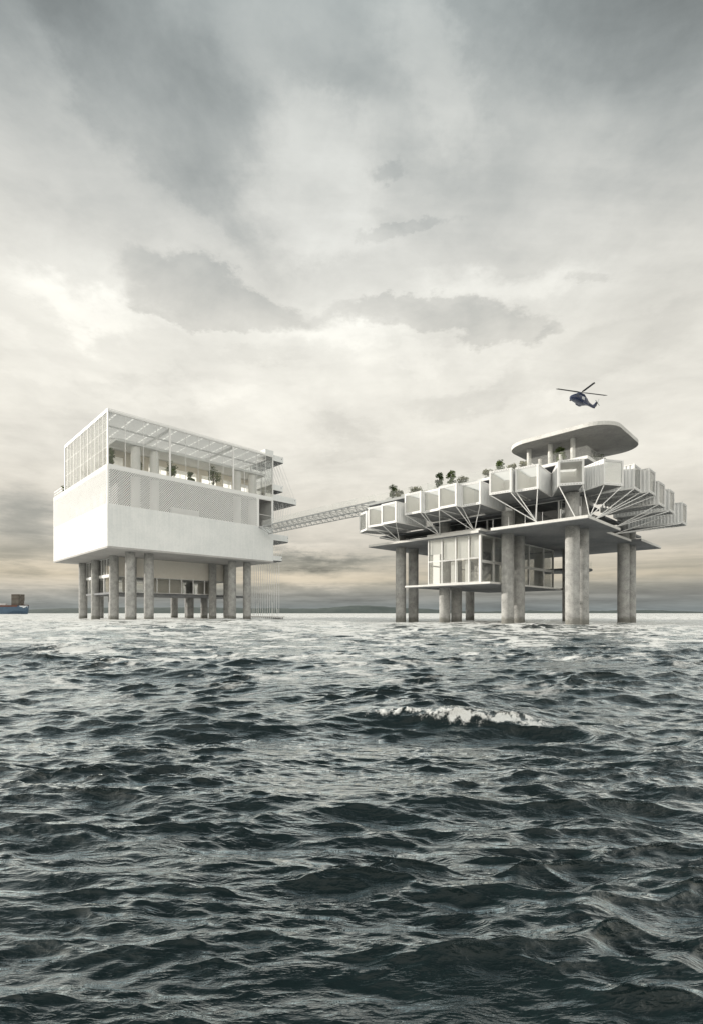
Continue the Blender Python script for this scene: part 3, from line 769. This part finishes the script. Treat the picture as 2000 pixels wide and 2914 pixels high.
def sheet(axis, p_, s0, s1, z0, z1, name, mat=None):
    q_ = MB()
    if axis == 'a': q_.quad((s0,p_,z0),(s1,p_,z0),(s1,p_,z1),(s0,p_,z1))
    else: q_.quad((p_,s0,z0),(p_,s1,z0),(p_,s1,z1),(p_,s0,z1))
    return q_.build(name, M[mat or 'translucent_beige'], P2)
for i in range(4): sheet('b', K0+.3, kb[i]+.12, kb[i+1]-.12, 7.95 if i < 3 else 8.7, 10.5, 'blind', 'plaster')
for i in range(3): sheet('b', K0+.9, kb[i]+.3, kb[i+1]-.75, 4.97, 7.7, 'bright_sheet', 'plaster')  # pale curtains behind the lower panes
sheet('b', K1-.15, KB0+.4, KB1-.3, 5.0, 10.3, 'bright_sheet', 'plaster')  # white end wall placed to catch the sun behind the stairs
sheet('a', KB0+3.9, 10.0, 12.4, 5.0, 10.4, 'bright_sheet', 'plaster')
sheet('a', KB1-.25, 1.2, 8.0, 5.0, 10.3, 'bright_sheet', 'sheer')  # added sheer sheet, backlit by the sun to brighten the core
def stair(x_a, x_b, y, z_a, z_b, w_):
    s_ = MB(); k = 12
    for i in range(k):
        f0 = i/k; xa = x_a+(x_b-x_a)*f0; xb = x_a+(x_b-x_a)*(i+1)/k; zc = z_a+(z_b-z_a)*(i+1)/k
        s_.box(min(xa,xb), max(xa,xb), y, y+w_, zc-.42, zc)
    o = s_.build('staircase', M['pale_concrete'], P2)
    bl = MB()
    for yy in (y+.03, y+w_-.03):
        bl.bar((x_a,yy,z_a+1.0),(x_b,yy,z_b+1.0),.06,.06)
        for i in range(0, 25):
            f = i/24; bl.bar((x_a+(x_b-x_a)*f,yy,z_a+(z_b-z_a)*f),(x_a+(x_b-x_a)*f,yy,z_a+(z_b-z_a)*f+1.0),.03)
    bl.build('balustrade', M['white_metal'], o)
stair(12.6, 17.6, 13.2, 4.93, 7.75, 1.6); stair(17.6, 12.6, 15.2, 7.75, 10.58, 1.6)
stair(2.0, 6.6, 13.0, 4.93, 7.75, 1.4); stair(6.6, 2.0, 14.8, 7.75, 10.58, 1.4)
MB().box(17.6, 20.6, 13.0, 17, 7.58, 7.75).box(6.6, 8.6, 12.9, 16.4, 7.58, 7.75).build('landing', M['pale_concrete'], P2)
bal = MB().lathe([(3.4,7.55),(3.6,7.62),(3.6,7.85)], 32, 25.0, 11.6).build('round_balcony', M['concrete_deck'], P2)
rg = MB()
for i in range(32):
    t0, t1 = 2*math.pi*i/32, 2*math.pi*(i+1)/32
    rg.quad((25+3.5*math.cos(t0),11.6+3.5*math.sin(t0),7.85),(25+3.5*math.cos(t1),11.6+3.5*math.sin(t1),7.85),(25+3.5*math.cos(t1),11.6+3.5*math.sin(t1),8.95),(25+3.5*math.cos(t0),11.6+3.5*math.sin(t0),8.95))
rg.build('glass_railing', M['rail_glass'], bal)

# storey between the deck and the containers: set-back glazing, slim posts
for i, (b0, b1) in enumerate([(2.2,4.6),(4.6,7.2),(7.2,9.9)]): window(P2, 'b', 4.6, b0, b1, 10.95, 13.9, .09, .14, (), 'glass')
for i in range(6): window(P2, 'b', 4.6, 10.4+i*3, 13.4+i*3, 11.0, 12.95-(.9 if i > 3 else 0), .09, .14, (), 'glass')
for i in range(7): window(P2, 'a', 4.6, 5.2+i*3.2, 8.4+i*3.2, 10.95, 13.9-(.7 if i > 3 else 0), .09, .14, (), 'glass')
MB().box(9, 26, 9, 9.3, 10.95, 13.9).box(9,9.3,9.3,27,10.95,12.05).build('core_wall', M['concrete_deck'], P2)
MB().box(9,9.3,9.3,20,12.06,13.0).box(9,9.3,9.3,10.4,13.0,13.9).box(13.6,13.9,4.9,9,10.95,13.9).build('core_wall', M['concrete_deck'], P2)
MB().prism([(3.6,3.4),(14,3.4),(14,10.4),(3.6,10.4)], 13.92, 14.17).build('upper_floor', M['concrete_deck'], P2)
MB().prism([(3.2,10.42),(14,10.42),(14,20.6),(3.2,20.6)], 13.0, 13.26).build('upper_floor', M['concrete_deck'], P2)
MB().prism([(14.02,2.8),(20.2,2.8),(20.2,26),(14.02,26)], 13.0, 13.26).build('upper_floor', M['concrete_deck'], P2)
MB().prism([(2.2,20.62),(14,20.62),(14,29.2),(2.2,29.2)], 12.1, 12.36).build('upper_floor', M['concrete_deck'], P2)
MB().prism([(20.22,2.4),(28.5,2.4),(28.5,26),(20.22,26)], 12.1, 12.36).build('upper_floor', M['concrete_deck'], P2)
# dark rooms behind the containers up to the roof terrace
MB().box(9.0, 26, 8.0, 27.5, 14.18, 18.18).build('inner_block', M['pale_concrete'], P2)
for i in range(6): MB().tube((.5,.9+i*1.9,10.95),(.5,.9+i*1.9,12.0),.03,.03,6).build('railing_post', M['white_metal'], P2)
# roof terrace that ends in the bridge landing
tp = [(5.8,2.0),(26,2.0),(26,28),(9.6,28),(9.6,34.95),(5.8,34.95)]
MB().prism(tp, 18.2, 18.56).build('roof_terrace', M['concrete_deck'], P2)
MB().prism([(x-.012 if x < 9 else x+.012, y-.012 if y < 9 else y+.012) for x, y in tp], 18.26, 18.6).build('deck_edge', M['white_wall'], P2)
for b0, b1 in [(2.1,6.2),(6.25,10.3),(10.35,14.4),(14.45,18.9),(18.95,23.5),(23.55,29.2),(29.25,34.9)]:
    MB().box(5.9,5.925,b0,b1,18.62,19.72).build('glass_railing', M['rail_glass'], P2)
for a0, a1 in [(5.95,10.5),(10.55,15.5),(15.55,20.5),(20.55,25.9)]:
    MB().box(a0,a1,2.1,2.125,18.62,19.72).build('glass_railing', M['rail_glass'], P2)
MB().box(5.95,8.9,23.5,23.525,18.62,19.72).build('glass_railing', M['rail_glass'], P2)
# corrugated pale planters behind the glass
for a, b0, b1, h in [(6.7,28.5,31.8,.55),(6.9,24.3,27.5,.5),(6.7,19.8,23.0,.65),(6.9,11.6,14.0,.55)]:
    o = MB(); k = int((b1-b0)/.16)
    pts = [(a+(.04 if i % 2 else 0), b0+(b1-b0)*i/k) for i in range(k+1)]
    o.prism(pts+[(a+.9,b1),(a+.9,b0)], 18.61, 18.61+h); o.build('planter', M['plaster'], P2)
# canopy: rounded slab on round columns
def rrect(a0, a1, b0, b1, r, k=10):
    out = []
    for cx, cy, s0 in ((a1-r,b1-r,0),(a0+r,b1-r,90),(a0+r,b0+r,180),(a1-r,b0+r,270)):
        for i in range(k+1): t_ = R(s0+90*i/k); out.append((cx+r*math.cos(t_), cy+r*math.sin(t_)))
    return out
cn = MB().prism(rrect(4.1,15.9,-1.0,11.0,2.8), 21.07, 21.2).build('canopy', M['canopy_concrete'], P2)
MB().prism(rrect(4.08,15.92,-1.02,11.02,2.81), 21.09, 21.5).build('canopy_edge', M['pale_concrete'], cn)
for b_ in (3.8, 6.35, 8.9):
    column(P2, 6.5, b_, .26, 18.61, 21.065, 'pale_concrete', 'canopy_column')
    column(P2, 13.2, b_, .26, 18.61, 21.065, 'pale_concrete', 'canopy_column')
for b_ in (5.2, 7.6): column(P2, 6.6, b_, .2, 18.61, 19.6, 'pale_concrete', 'bollard')

# ------------------------------------------------------------------ shipping containers
CW, CH, CL = 2.44, 2.59, 6.06
def corr(mb, x_, sgn, y0, y1, z0, z1, pitch=.36, dep=.07):
    """trapezoid corrugated sheet in the plane x=x_, ribs vertical"""
    pts = []; y = y0
    while y < y1-1e-6:
        for f, d_ in ((0,0),(.3,0),(.5,1),(.8,1)):
            yy = y+f*pitch
            if yy < y1: pts.append((x_-sgn*dep*d_, yy))
        y += pitch
    pts.append((x_, y1)); n = len(mb.v)
    for x, yy in pts: mb.v += [(x,yy,z0),(x,yy,z1)]
    for i in range(len(pts)-1): mb.f.append((n+2*i, n+2*i+2, n+2*i+3, n+2*i+1))
    n2 = len(mb.v)
    for x, yy in pts: mb.v += [(x-sgn*.03,yy,z0),(x-sgn*.03,yy,z1)]
    for i in range(len(pts)-1): mb.f.append((n2+2*i+1, n2+2*i+3, n2+2*i+2, n2+2*i))

def container(pl, pr, z, label, nodes, proto, RL):
    """pl, pr: plan positions of the two outer bottom corners (left, right seen from outside)"""
    pl, pr = Vector((*pl, 0)), Vector((*pr, 0))
    w = (pr-pl).normalized(); c = (pl+pr)/2
    th = math.atan2(w.y, w.x)
    r = empty('shipping_container', (c.x, c.y, z), th, label, 'shipping container', 'open ended white shipping containers around the platform')
    h = CW/2
    if proto:
        for ch in proto.children:
            if ch.name.startswith('strut'): continue
            k = ch.copy(); COL.objects.link(k); k.parent = r
            for g in ch.children: q_ = g.copy(); COL.objects.link(q_); q_.parent = k
    else:
        LD = 4.2
        s_ = MB(); corr(s_, h-.03, 1, .12, CL-.1, .16, CH-.1); corr(s_, -h+.03, -1, .12, CL-.1, .16, CH-.1)
        s_.box(-h+.1, h-.1, CL-.08, CL-.02, .16, CH-.1)
        s_.build('corrugated_wall', M['container_paint'], r)
        fr = MB()
        for sx in (-1, 1):
            x0_, x1_ = sorted((sx*h, sx*(h-.17)))
            fr.box(x0_, x1_, 0, .15, .0, CH); fr.box(x0_, x1_, CL-.15, CL, 0, CH)
            x0_, x1_ = sorted((sx*(h-.005), sx*(h-.11)))
            fr.box(x0_, x1_, .153, CL-.153, .003, .15); fr.box(x0_, x1_, .153, CL-.153, CH-.10, CH-.003)
        fr.box(-h+.173, h-.173, .003, .12, .003, .22); fr.box(-h+.173, h-.173, .003, .12, CH-.2, CH-.003)
        fr.box(-h+.173, h-.173, CL-.12, CL-.003, .003, .2); fr.box(-h+.173, h-.173, CL-.12, CL-.003, CH-.2, CH-.003)
        fo_ = fr.build('corner_frame', M['white_metal'], r)
        vs = MB()
        for i in range(7): vs.box(-.85+i*.27, -.85+i*.27+.1, -.004, .002, .09, .13)
        for i in range(8): vs.box(-.92+i*.25, -.92+i*.25+.13, -.004, .002, CH-.13, CH-.09)
        vs.build('vent_slot', M['dark_steel'], fo_)
        MB().box(-h+.11, h-.11, LD+.1, CL-.15, CH-.07, CH-.02).build('roof', M['container_paint'], r)
        MB().quad((-h+.11,RL,CH-.06),(-h+.11,LD+.1,CH-.06),(h-.11,LD+.1,CH-.06),(h-.11,RL,CH-.06)).build('added_rooflight', M['sheer'], r)  # added panel that lets daylight in to brighten the container interior
        fl_ = MB().box(-h+.111, h-.111, .125, CL-.153, .07, .16)
        for i in range(18): fl_.box(-h+.115, h-.115, .25+i*.32, .25+i*.32+.06, .0, .068)
        fl_.build('floor', M['container_under'], r)
        li = MB()
        LD = 4.2
        li.box(-h+.14, -h+.17, .2, LD, .17, CH-.12); li.box(h-.17, h-.14, .2, LD, .17, CH-.12)
        li.box(-h+.17, h-.17, LD-.03, LD, .17, CH-.12); li.box(-h+.17, h-.17, .2, LD-.03, .17, .19); li.box(-h+.17, h-.17, .2, RL, CH-.16, CH-.13)
        li.build('lining', M['plaster'], r)
        g = MB().box(-h+.175, h-.175, .05, .065, .225, CH-.205).build('glass_pane', M['glass'], r)
        gf = MB().box(-h+.175, -h+.22, .03, .09, .225, CH-.205).box(h-.22, h-.175, .03, .09, .225, CH-.205).box(-h+.222, h-.222, .03, .09, .225, .27).box(-h+.222, h-.222, .03, .09, CH-.25, CH-.205)
        gf.build('pane_frame', M['white_metal'], g)
    mw_ = Matrix.Translation((c.x, c.y, z)) @ Matrix.Rotation(th, 4, 'Z'); inv = mw_.inverted()
    for sx, nd in zip((-1, 1), nodes):
        if nd is None: continue
        q_ = inv @ rw(*nd, 10.97)
        MB().tube((sx*(h-.12), .1, -.02), tuple(q_), .048, .048, 8).build('strut', M['white_metal'], r)
    return r

N1, N2, N3, N4, N5 = (.25,1.3), (.25,5.2), (.7,12.9), (.45,17.6), (.35,24.0)
R1, R2, R3, R4 = (1.3,.25), (2.9,.25), (9.4,.25), (14.5,1.85)
cc = [
 ((1.07,66.1),(1.9,64.0),12.4,'container at the far left end turned edge-on, below where the bridge lands',(N5,None)),
 ((2.15,62.0),(3.95,60.4),12.4,'shaded open container squeezed between the bridge end container and a brighter one',(N5,N5)),
 ((3.72,60.1),(5.42,58.35),12.4,'low white container with bare ribbed side, rightmost of the sunlit lowest three',(N5,N5)),
 ((6.5,58.6),(8.22,56.95),13.3,'first of the four middle height containers, under the edge of the bridge landing slab',(N4,N4)),
 ((8.6,57.4),(10.2,55.6),13.3,'second of the four middle height containers, below two small roof trees',(N4,N4)),
 ((10.0,55.2),(11.68,53.45),13.3,'third of the four middle height containers, front face full and pale',(N3,N3)),
 ((12.4,54.15),(14.1,52.55),13.3,'fourth of the four middle height containers, ribbed side showing beside a taller pair',(N3,N3)),
 ((15.02,52.25),(16.95,50.8),14.2,'high container left of the V gap, under the small tree on the roof glass',(N2,N2)),
 ((17.44,51.0),(19.3,49.5),14.2,'high container below the left canopy column, long sunlit ribs on its right side',(N2,(.25,5.3))),
 ((20.87,48.46),(23.27,47.8),14.2,'high container at the platform corner facing straight out under the canopy',(N1,R1)),
 ((25.25,47.88),(27.56,48.5),14.2,'high container right of the corner one, shaded front and sunlit ribbed left side',(R1,R1)),
 ((29.2,49.4),(30.95,51.15),14.2,'first of the edge-on containers past the canopy, nearer of the two highest there',(R2,R2)),
 ((31.65,50.85),(33.4,52.55),14.2,'second of the edge-on containers past the canopy, at the same height as the first',(R2,R2)),
 ((33.8,52.6),(35.5,54.2),13.3,'upper of the two stepped edge-on containers halfway down the shaded side',(R3,R3)),
 ((37.2,55.95),(38.95,57.7),13.3,'next to last edge-on container on the shaded side, beside the lowest one',(R3,R4)),
 ((40.6,58.7),(42.4,60.5),12.4,'lowest and outermost edge-on container, last toward the open sky',(R4,R4)),
]
protos = {}
for i, (pl, pr, z, lab, nd) in enumerate(cc):
    side = i > 8
    c_ = container(pl, pr, z, lab, nd, protos.get(side), 3.0 if side else .3)
    protos.setdefault(side, c_)

# plants on the platform roof
GR = 'small trees on the roof of the container platform'
for a, b_, z, h, w, lab, mt, sd_ in [
    (6.9,30.6,18.6,2.75,1.9,'dark roof tree nearest the bridge, standing alone behind glass','leaf_dark',21),
    (6.9,22.2,18.6,2.75,1.7,'taller round tree of the pair above the middle containers','leaf_dark',22),
    (6.9,20.2,18.6,2.6,1.8,'wider and lighter tree of the pair above the middle containers','leaf',23),
    (6.9,12.9,18.6,2.3,2.0,'conical green tree beside the high containers, left of the canopy','leaf',24),
    (6.9,5.3,18.6,2.1,1.7,'green shrub under the canopy between its columns','leaf',25),
    (12.5,3.0,18.6,2.0,2.4,'dark bush under the canopy on its shaded right side','leaf_dark',26)]:
    tree('roof_tree', rw(a, b_, z), h*.93, w*.85, lab, 'tree', M[mt], sd_, GR, sd_ == 24, 40, .1)
for a, b_, w, lab, sd_ in [
    (6.9,29.4,1.7,'faded bush behind the roof glass right of the tree nearest the bridge',31),(6.9,26.2,2.6,'widest faded bush behind the roof glass between lone tree and pair',32),
    (7.0,18.4,1.7,'faded bush behind the roof glass right of the pair of trees',33),(6.9,14.6,1.5,'faded bush behind the roof glass left of the conical tree',34),
    (6.9,11.4,1.6,'yellowish bush right of the conical tree, beside the high containers',35),(6.9,9.6,1.6,'greyish bush at the left foot of the canopy',36)]:
    tree('roof_bush', rw(a, b_, 18.6), 1.25, w, lab, 'bush', M['leaf_light'], sd_, 'pale bushes behind the roof glass', False, 26, .1)

# ================================================================== HELICOPTER
up = Vector((.123,-.1005,.9873)); fw = Vector((-.817,-.575,.0435)); lf_ = up.cross(fw).normalized(); fw = lf_.cross(up).normalized()
HM = Matrix((fw, lf_, up)).transposed().to_4x4()
HY = 147.
hub = Vector(((1653.4-1000)/1360*HY, HY, (1745-1117)/1360*HY+CAM_H))
HL = empty('helicopter', (0,0,0), 0, 'dark navy helicopter with four rotor blades flying above the rounded canopy', 'helicopter')
HL.matrix_world = Matrix.Translation(hub - (HM.to_3x3() @ Vector((0,0,2.1)))) @ HM
def ring(x, zc, hw, hh, k=16, pw=2.6):
    o = []
    for i in range(k):
        t_ = 2*math.pi*i/k; c_, s_ = math.cos(t_), math.sin(t_)
        o.append((x, hw*math.copysign(abs(c_)**(2/pw), c_), zc+hh*math.copysign(abs(s_)**(2/pw), s_)))
    return o
bd = MB().loft([ring(5.2,-.75,.12,.12),ring(4.9,-.7,.55,.45),ring(4.2,-.55,.95,.8),ring(3.2,-.3,1.15,1.1),ring(2.0,-.15,1.2,1.3),ring(-1.2,-.15,1.2,1.3),ring(-2.4,0,1.05,1.15),ring(-3.4,.0,.72,.8),ring(-4.6,.0,.44,.52),ring(-7.6,-.1,.28,.36),ring(-8.3,-.05,.2,.3)])
HB = bd.build('fuselage', M['navy_paint'], HL, True)
MB().loft([ring(2.1,1.25,.3,.2),ring(1.2,1.35,.75,.42),ring(-.8,1.35,.8,.45),ring(-2.4,1.05,.5,.35)]).build('engine_cowl', M['navy_paint'], HL, True)
for sx in (-1, 1):
    MB().quad((4.55,sx*.80,-.32),(3.0,sx*1.215,-.15),(2.9,sx*1.10,.52),(3.7,sx*.80,.28)).build('cockpit_window', M['dark_steel'], HL)
    MB().box(-.3,1.1,*sorted((sx*1.19,sx*1.225)),-.35,.5).build('door_window', M['ship_white'] if sx == 1 else M['dark_steel'], HL)
    MB().loft([ring(.4,-1.0,.1,.1,8),ring(-.2,-1.0,.34,.3,8),ring(-2.0,-1.0,.36,.32,8),ring(-2.8,-.9,.1,.1,8)]).build('sponson', M['navy_paint'], HL, True).location = (0, sx*1.2, 0)
MB().loft([[(-7.2,-.12,.1),(-7.2,.12,.1),(-8.6,.08,.1),(-8.6,-.08,.1)],[(-8.7,-.08,1.9),(-8.7,.08,1.9),(-9.5,.05,1.9),(-9.5,-.05,1.9)]]).build('tail_fin', M['navy_paint'], HL)
MB().loft([[(-8.3,-.0,1.0),(-9.1,0,1.0),(-9.1,0,1.1),(-8.3,0,1.1)],[(-8.7,-2.1,1.05),(-9.2,-2.1,1.05),(-9.2,-2.1,1.1),(-8.7,-2.1,1.1)]]).build('tailplane', M['navy_paint'], HL)
tr_ = MB().tube((-8.9,.1,1.5),(-8.9,.4,1.5),.12,.12,10).build('tail_rotor_hub', M['dark_steel'], HL)
for i in range(4):
    an = R(20+90*i); MB().bar((-8.9,.36,1.5),(-8.9+1.4*math.cos(an),.36,1.5+1.4*math.sin(an)),.05,.2,(0,1,0)).build('tail_rotor_blade', M['grey_steel'], tr_)
MB().tube((0,0,1.6),(0,0,2.15),.22,.16,12).build('mast', M['dark_steel'], HL)
Ad = HM.to_3x3().inverted() @ Vector((.9923,.0237,-.1215)); a0 = math.atan2(Ad.y, Ad.x)
for i in range(4):
    an = a0+math.pi/2*i; c_, s_ = math.cos(an), math.sin(an); px_, py_ = -s_, c_
    bl = MB()
    def Pt(r_, o_, z_): return (c_*r_+px_*o_, s_*r_+py_*o_, z_)
    bl.loft([[Pt(.2,-.12,2.08),Pt(.2,.12,2.1),Pt(.2,.12,2.16),Pt(.2,-.12,2.14)],[Pt(1.4,-.38,2.1),Pt(1.4,.38,2.14),Pt(1.4,.38,2.18),Pt(1.4,-.38,2.14)],[Pt(7.4,-.38,2.18),Pt(7.4,.38,2.2),Pt(7.4,.38,2.23),Pt(7.4,-.38,2.21)],[Pt(8.0,-.28,2.19),Pt(8.0,-.1,2.2),Pt(8.0,-.1,2.22),Pt(8.0,-.28,2.21)]])
    bl.build('rotor_blade', M['blade_black'], HL)

# ================================================================== CARGO SHIP
SY = 700.
def su(u, dy=0): return (u-1000)/1360*(SY+dy)
hx = su(78)
SH = empty('cargo_ship', (hx, SY, 0), R(-14), 'blue hulled container ship with its bow entering at the left edge of the sea', 'ship')
ring_s = []
LSH = 170.
def hullring(x, half, zb_, zt_, flare):
    return [(x,-half*flare,zb_),(x-.0,-half*.92,zb_+(zt_-zb_)*.45),(x,-half,zt_),(x,half,zt_),(x,half*.92,zb_+(zt_-zb_)*.45),(x,half*flare,zb_)]
st_ = [(-LSH,13,.7),(-LSH*.6,14,.9),(-26,14,.85),(-14,12.5,.55),(-7,9.5,.3),(-2.5,5.5,.16),(0.8,1.6,.12)]
MB().loft([hullring(x,h_,-1.5,12.2,f_) for x,h_,f_ in st_]).build('hull', M['ship_blue'], SH)
MB().loft([[(x-.02,-h_-.06,10.6),(x,-h_-.06,12.9),(x,h_+.06,12.9),(x,h_+.06,10.6)] for x,h_,f_ in st_[:-2]]).build('bulwark', M['ship_brown'], SH)
MB().loft([[(-5.2,-8.1,12.3),(-5.2,-7.6,11.),(-2.4,-5.7,11.5),(-2.4,-5.9,12.3)],[(-2.6,-5.9,12.3),(-2.6,-4.2,5.),(-1.0,-2.8,5.),(.9,-1.7,12.3)],[(.85,-.2,12.4),(.3,-.2,4.),(.4,-.05,4.),(1.2,0,12.4)]]).build('bow_flare', M['ship_white'], SH)
MB().box(-5.8,-1.5,-4,4,12.9,13.6).build('forecastle', M['ship_brown'], SH)
MB().tube((-5,0,13.6),(-5,0,19),.25,.15,8).build('mast', M['ship_white'], SH)
MB().box(-158,-146,-13,13,12.3,36).box(-156,-148,-15,15,36,38.5).build('bridge_house', M['ship_white'], SH)
GC = 'containers stacked on the cargo ship'
hm = Matrix.Translation((hx,SY,0)) @ Matrix.Rotation(R(-14),4,'Z')
tn = ['bottom','second','third','fourth','fifth','top']; rn = ['nearest','second','third','fourth']
base = None
for r_ in range(4):
    for t_ in range(6):
        mt = M['cargo_brown'] if (r_*3+t_*2) % 5 < 2 else M['cargo_grey']
        y_ = -7.6+r_*2.75
        o = MB().box(-6.05,6.05,-1.22,1.22,0,2.59)
        for i in range(20): o.box(-5.9+i*.6,-5.6+i*.6,-1.26,-1.221,.2,2.4)
        o = o.build('ship_container', mt)
        o.matrix_world = hm @ Matrix.Translation((-12.5, y_, 13.0+t_*2.66))
        tag(o, f'{"brown" if mt == M["cargo_brown"] else "grey"} container of the tall bow stack, {tn[t_]} tier, {rn[r_]} row from the viewer', 'ship container', GC)
for k, (x_, mt, z_, lab) in enumerate([(-31.5,'cargo_white',13.0,'low pale container on deck behind the tall bow stack'),(-44,'cargo_brown',13.0,'low brown container on deck, second behind the tall bow stack'),(-57.5,'cargo_white',13.0,'lower white container of the pair at the picture edge on the ship'),(-57.5,'cargo_white',15.7,'upper white container of the pair at the picture edge on the ship')]):
    o = MB().box(-6.05,6.05,-1.22,1.22,0,2.59)
    for i in range(20): o.box(-5.9+i*.6,-5.6+i*.6,-1.26,-1.221,.2,2.4)
    o = o.build('ship_container', M[mt]); o.matrix_world = hm @ Matrix.Translation((x_, -10.5, z_)); tag(o, lab, 'ship container', GC)
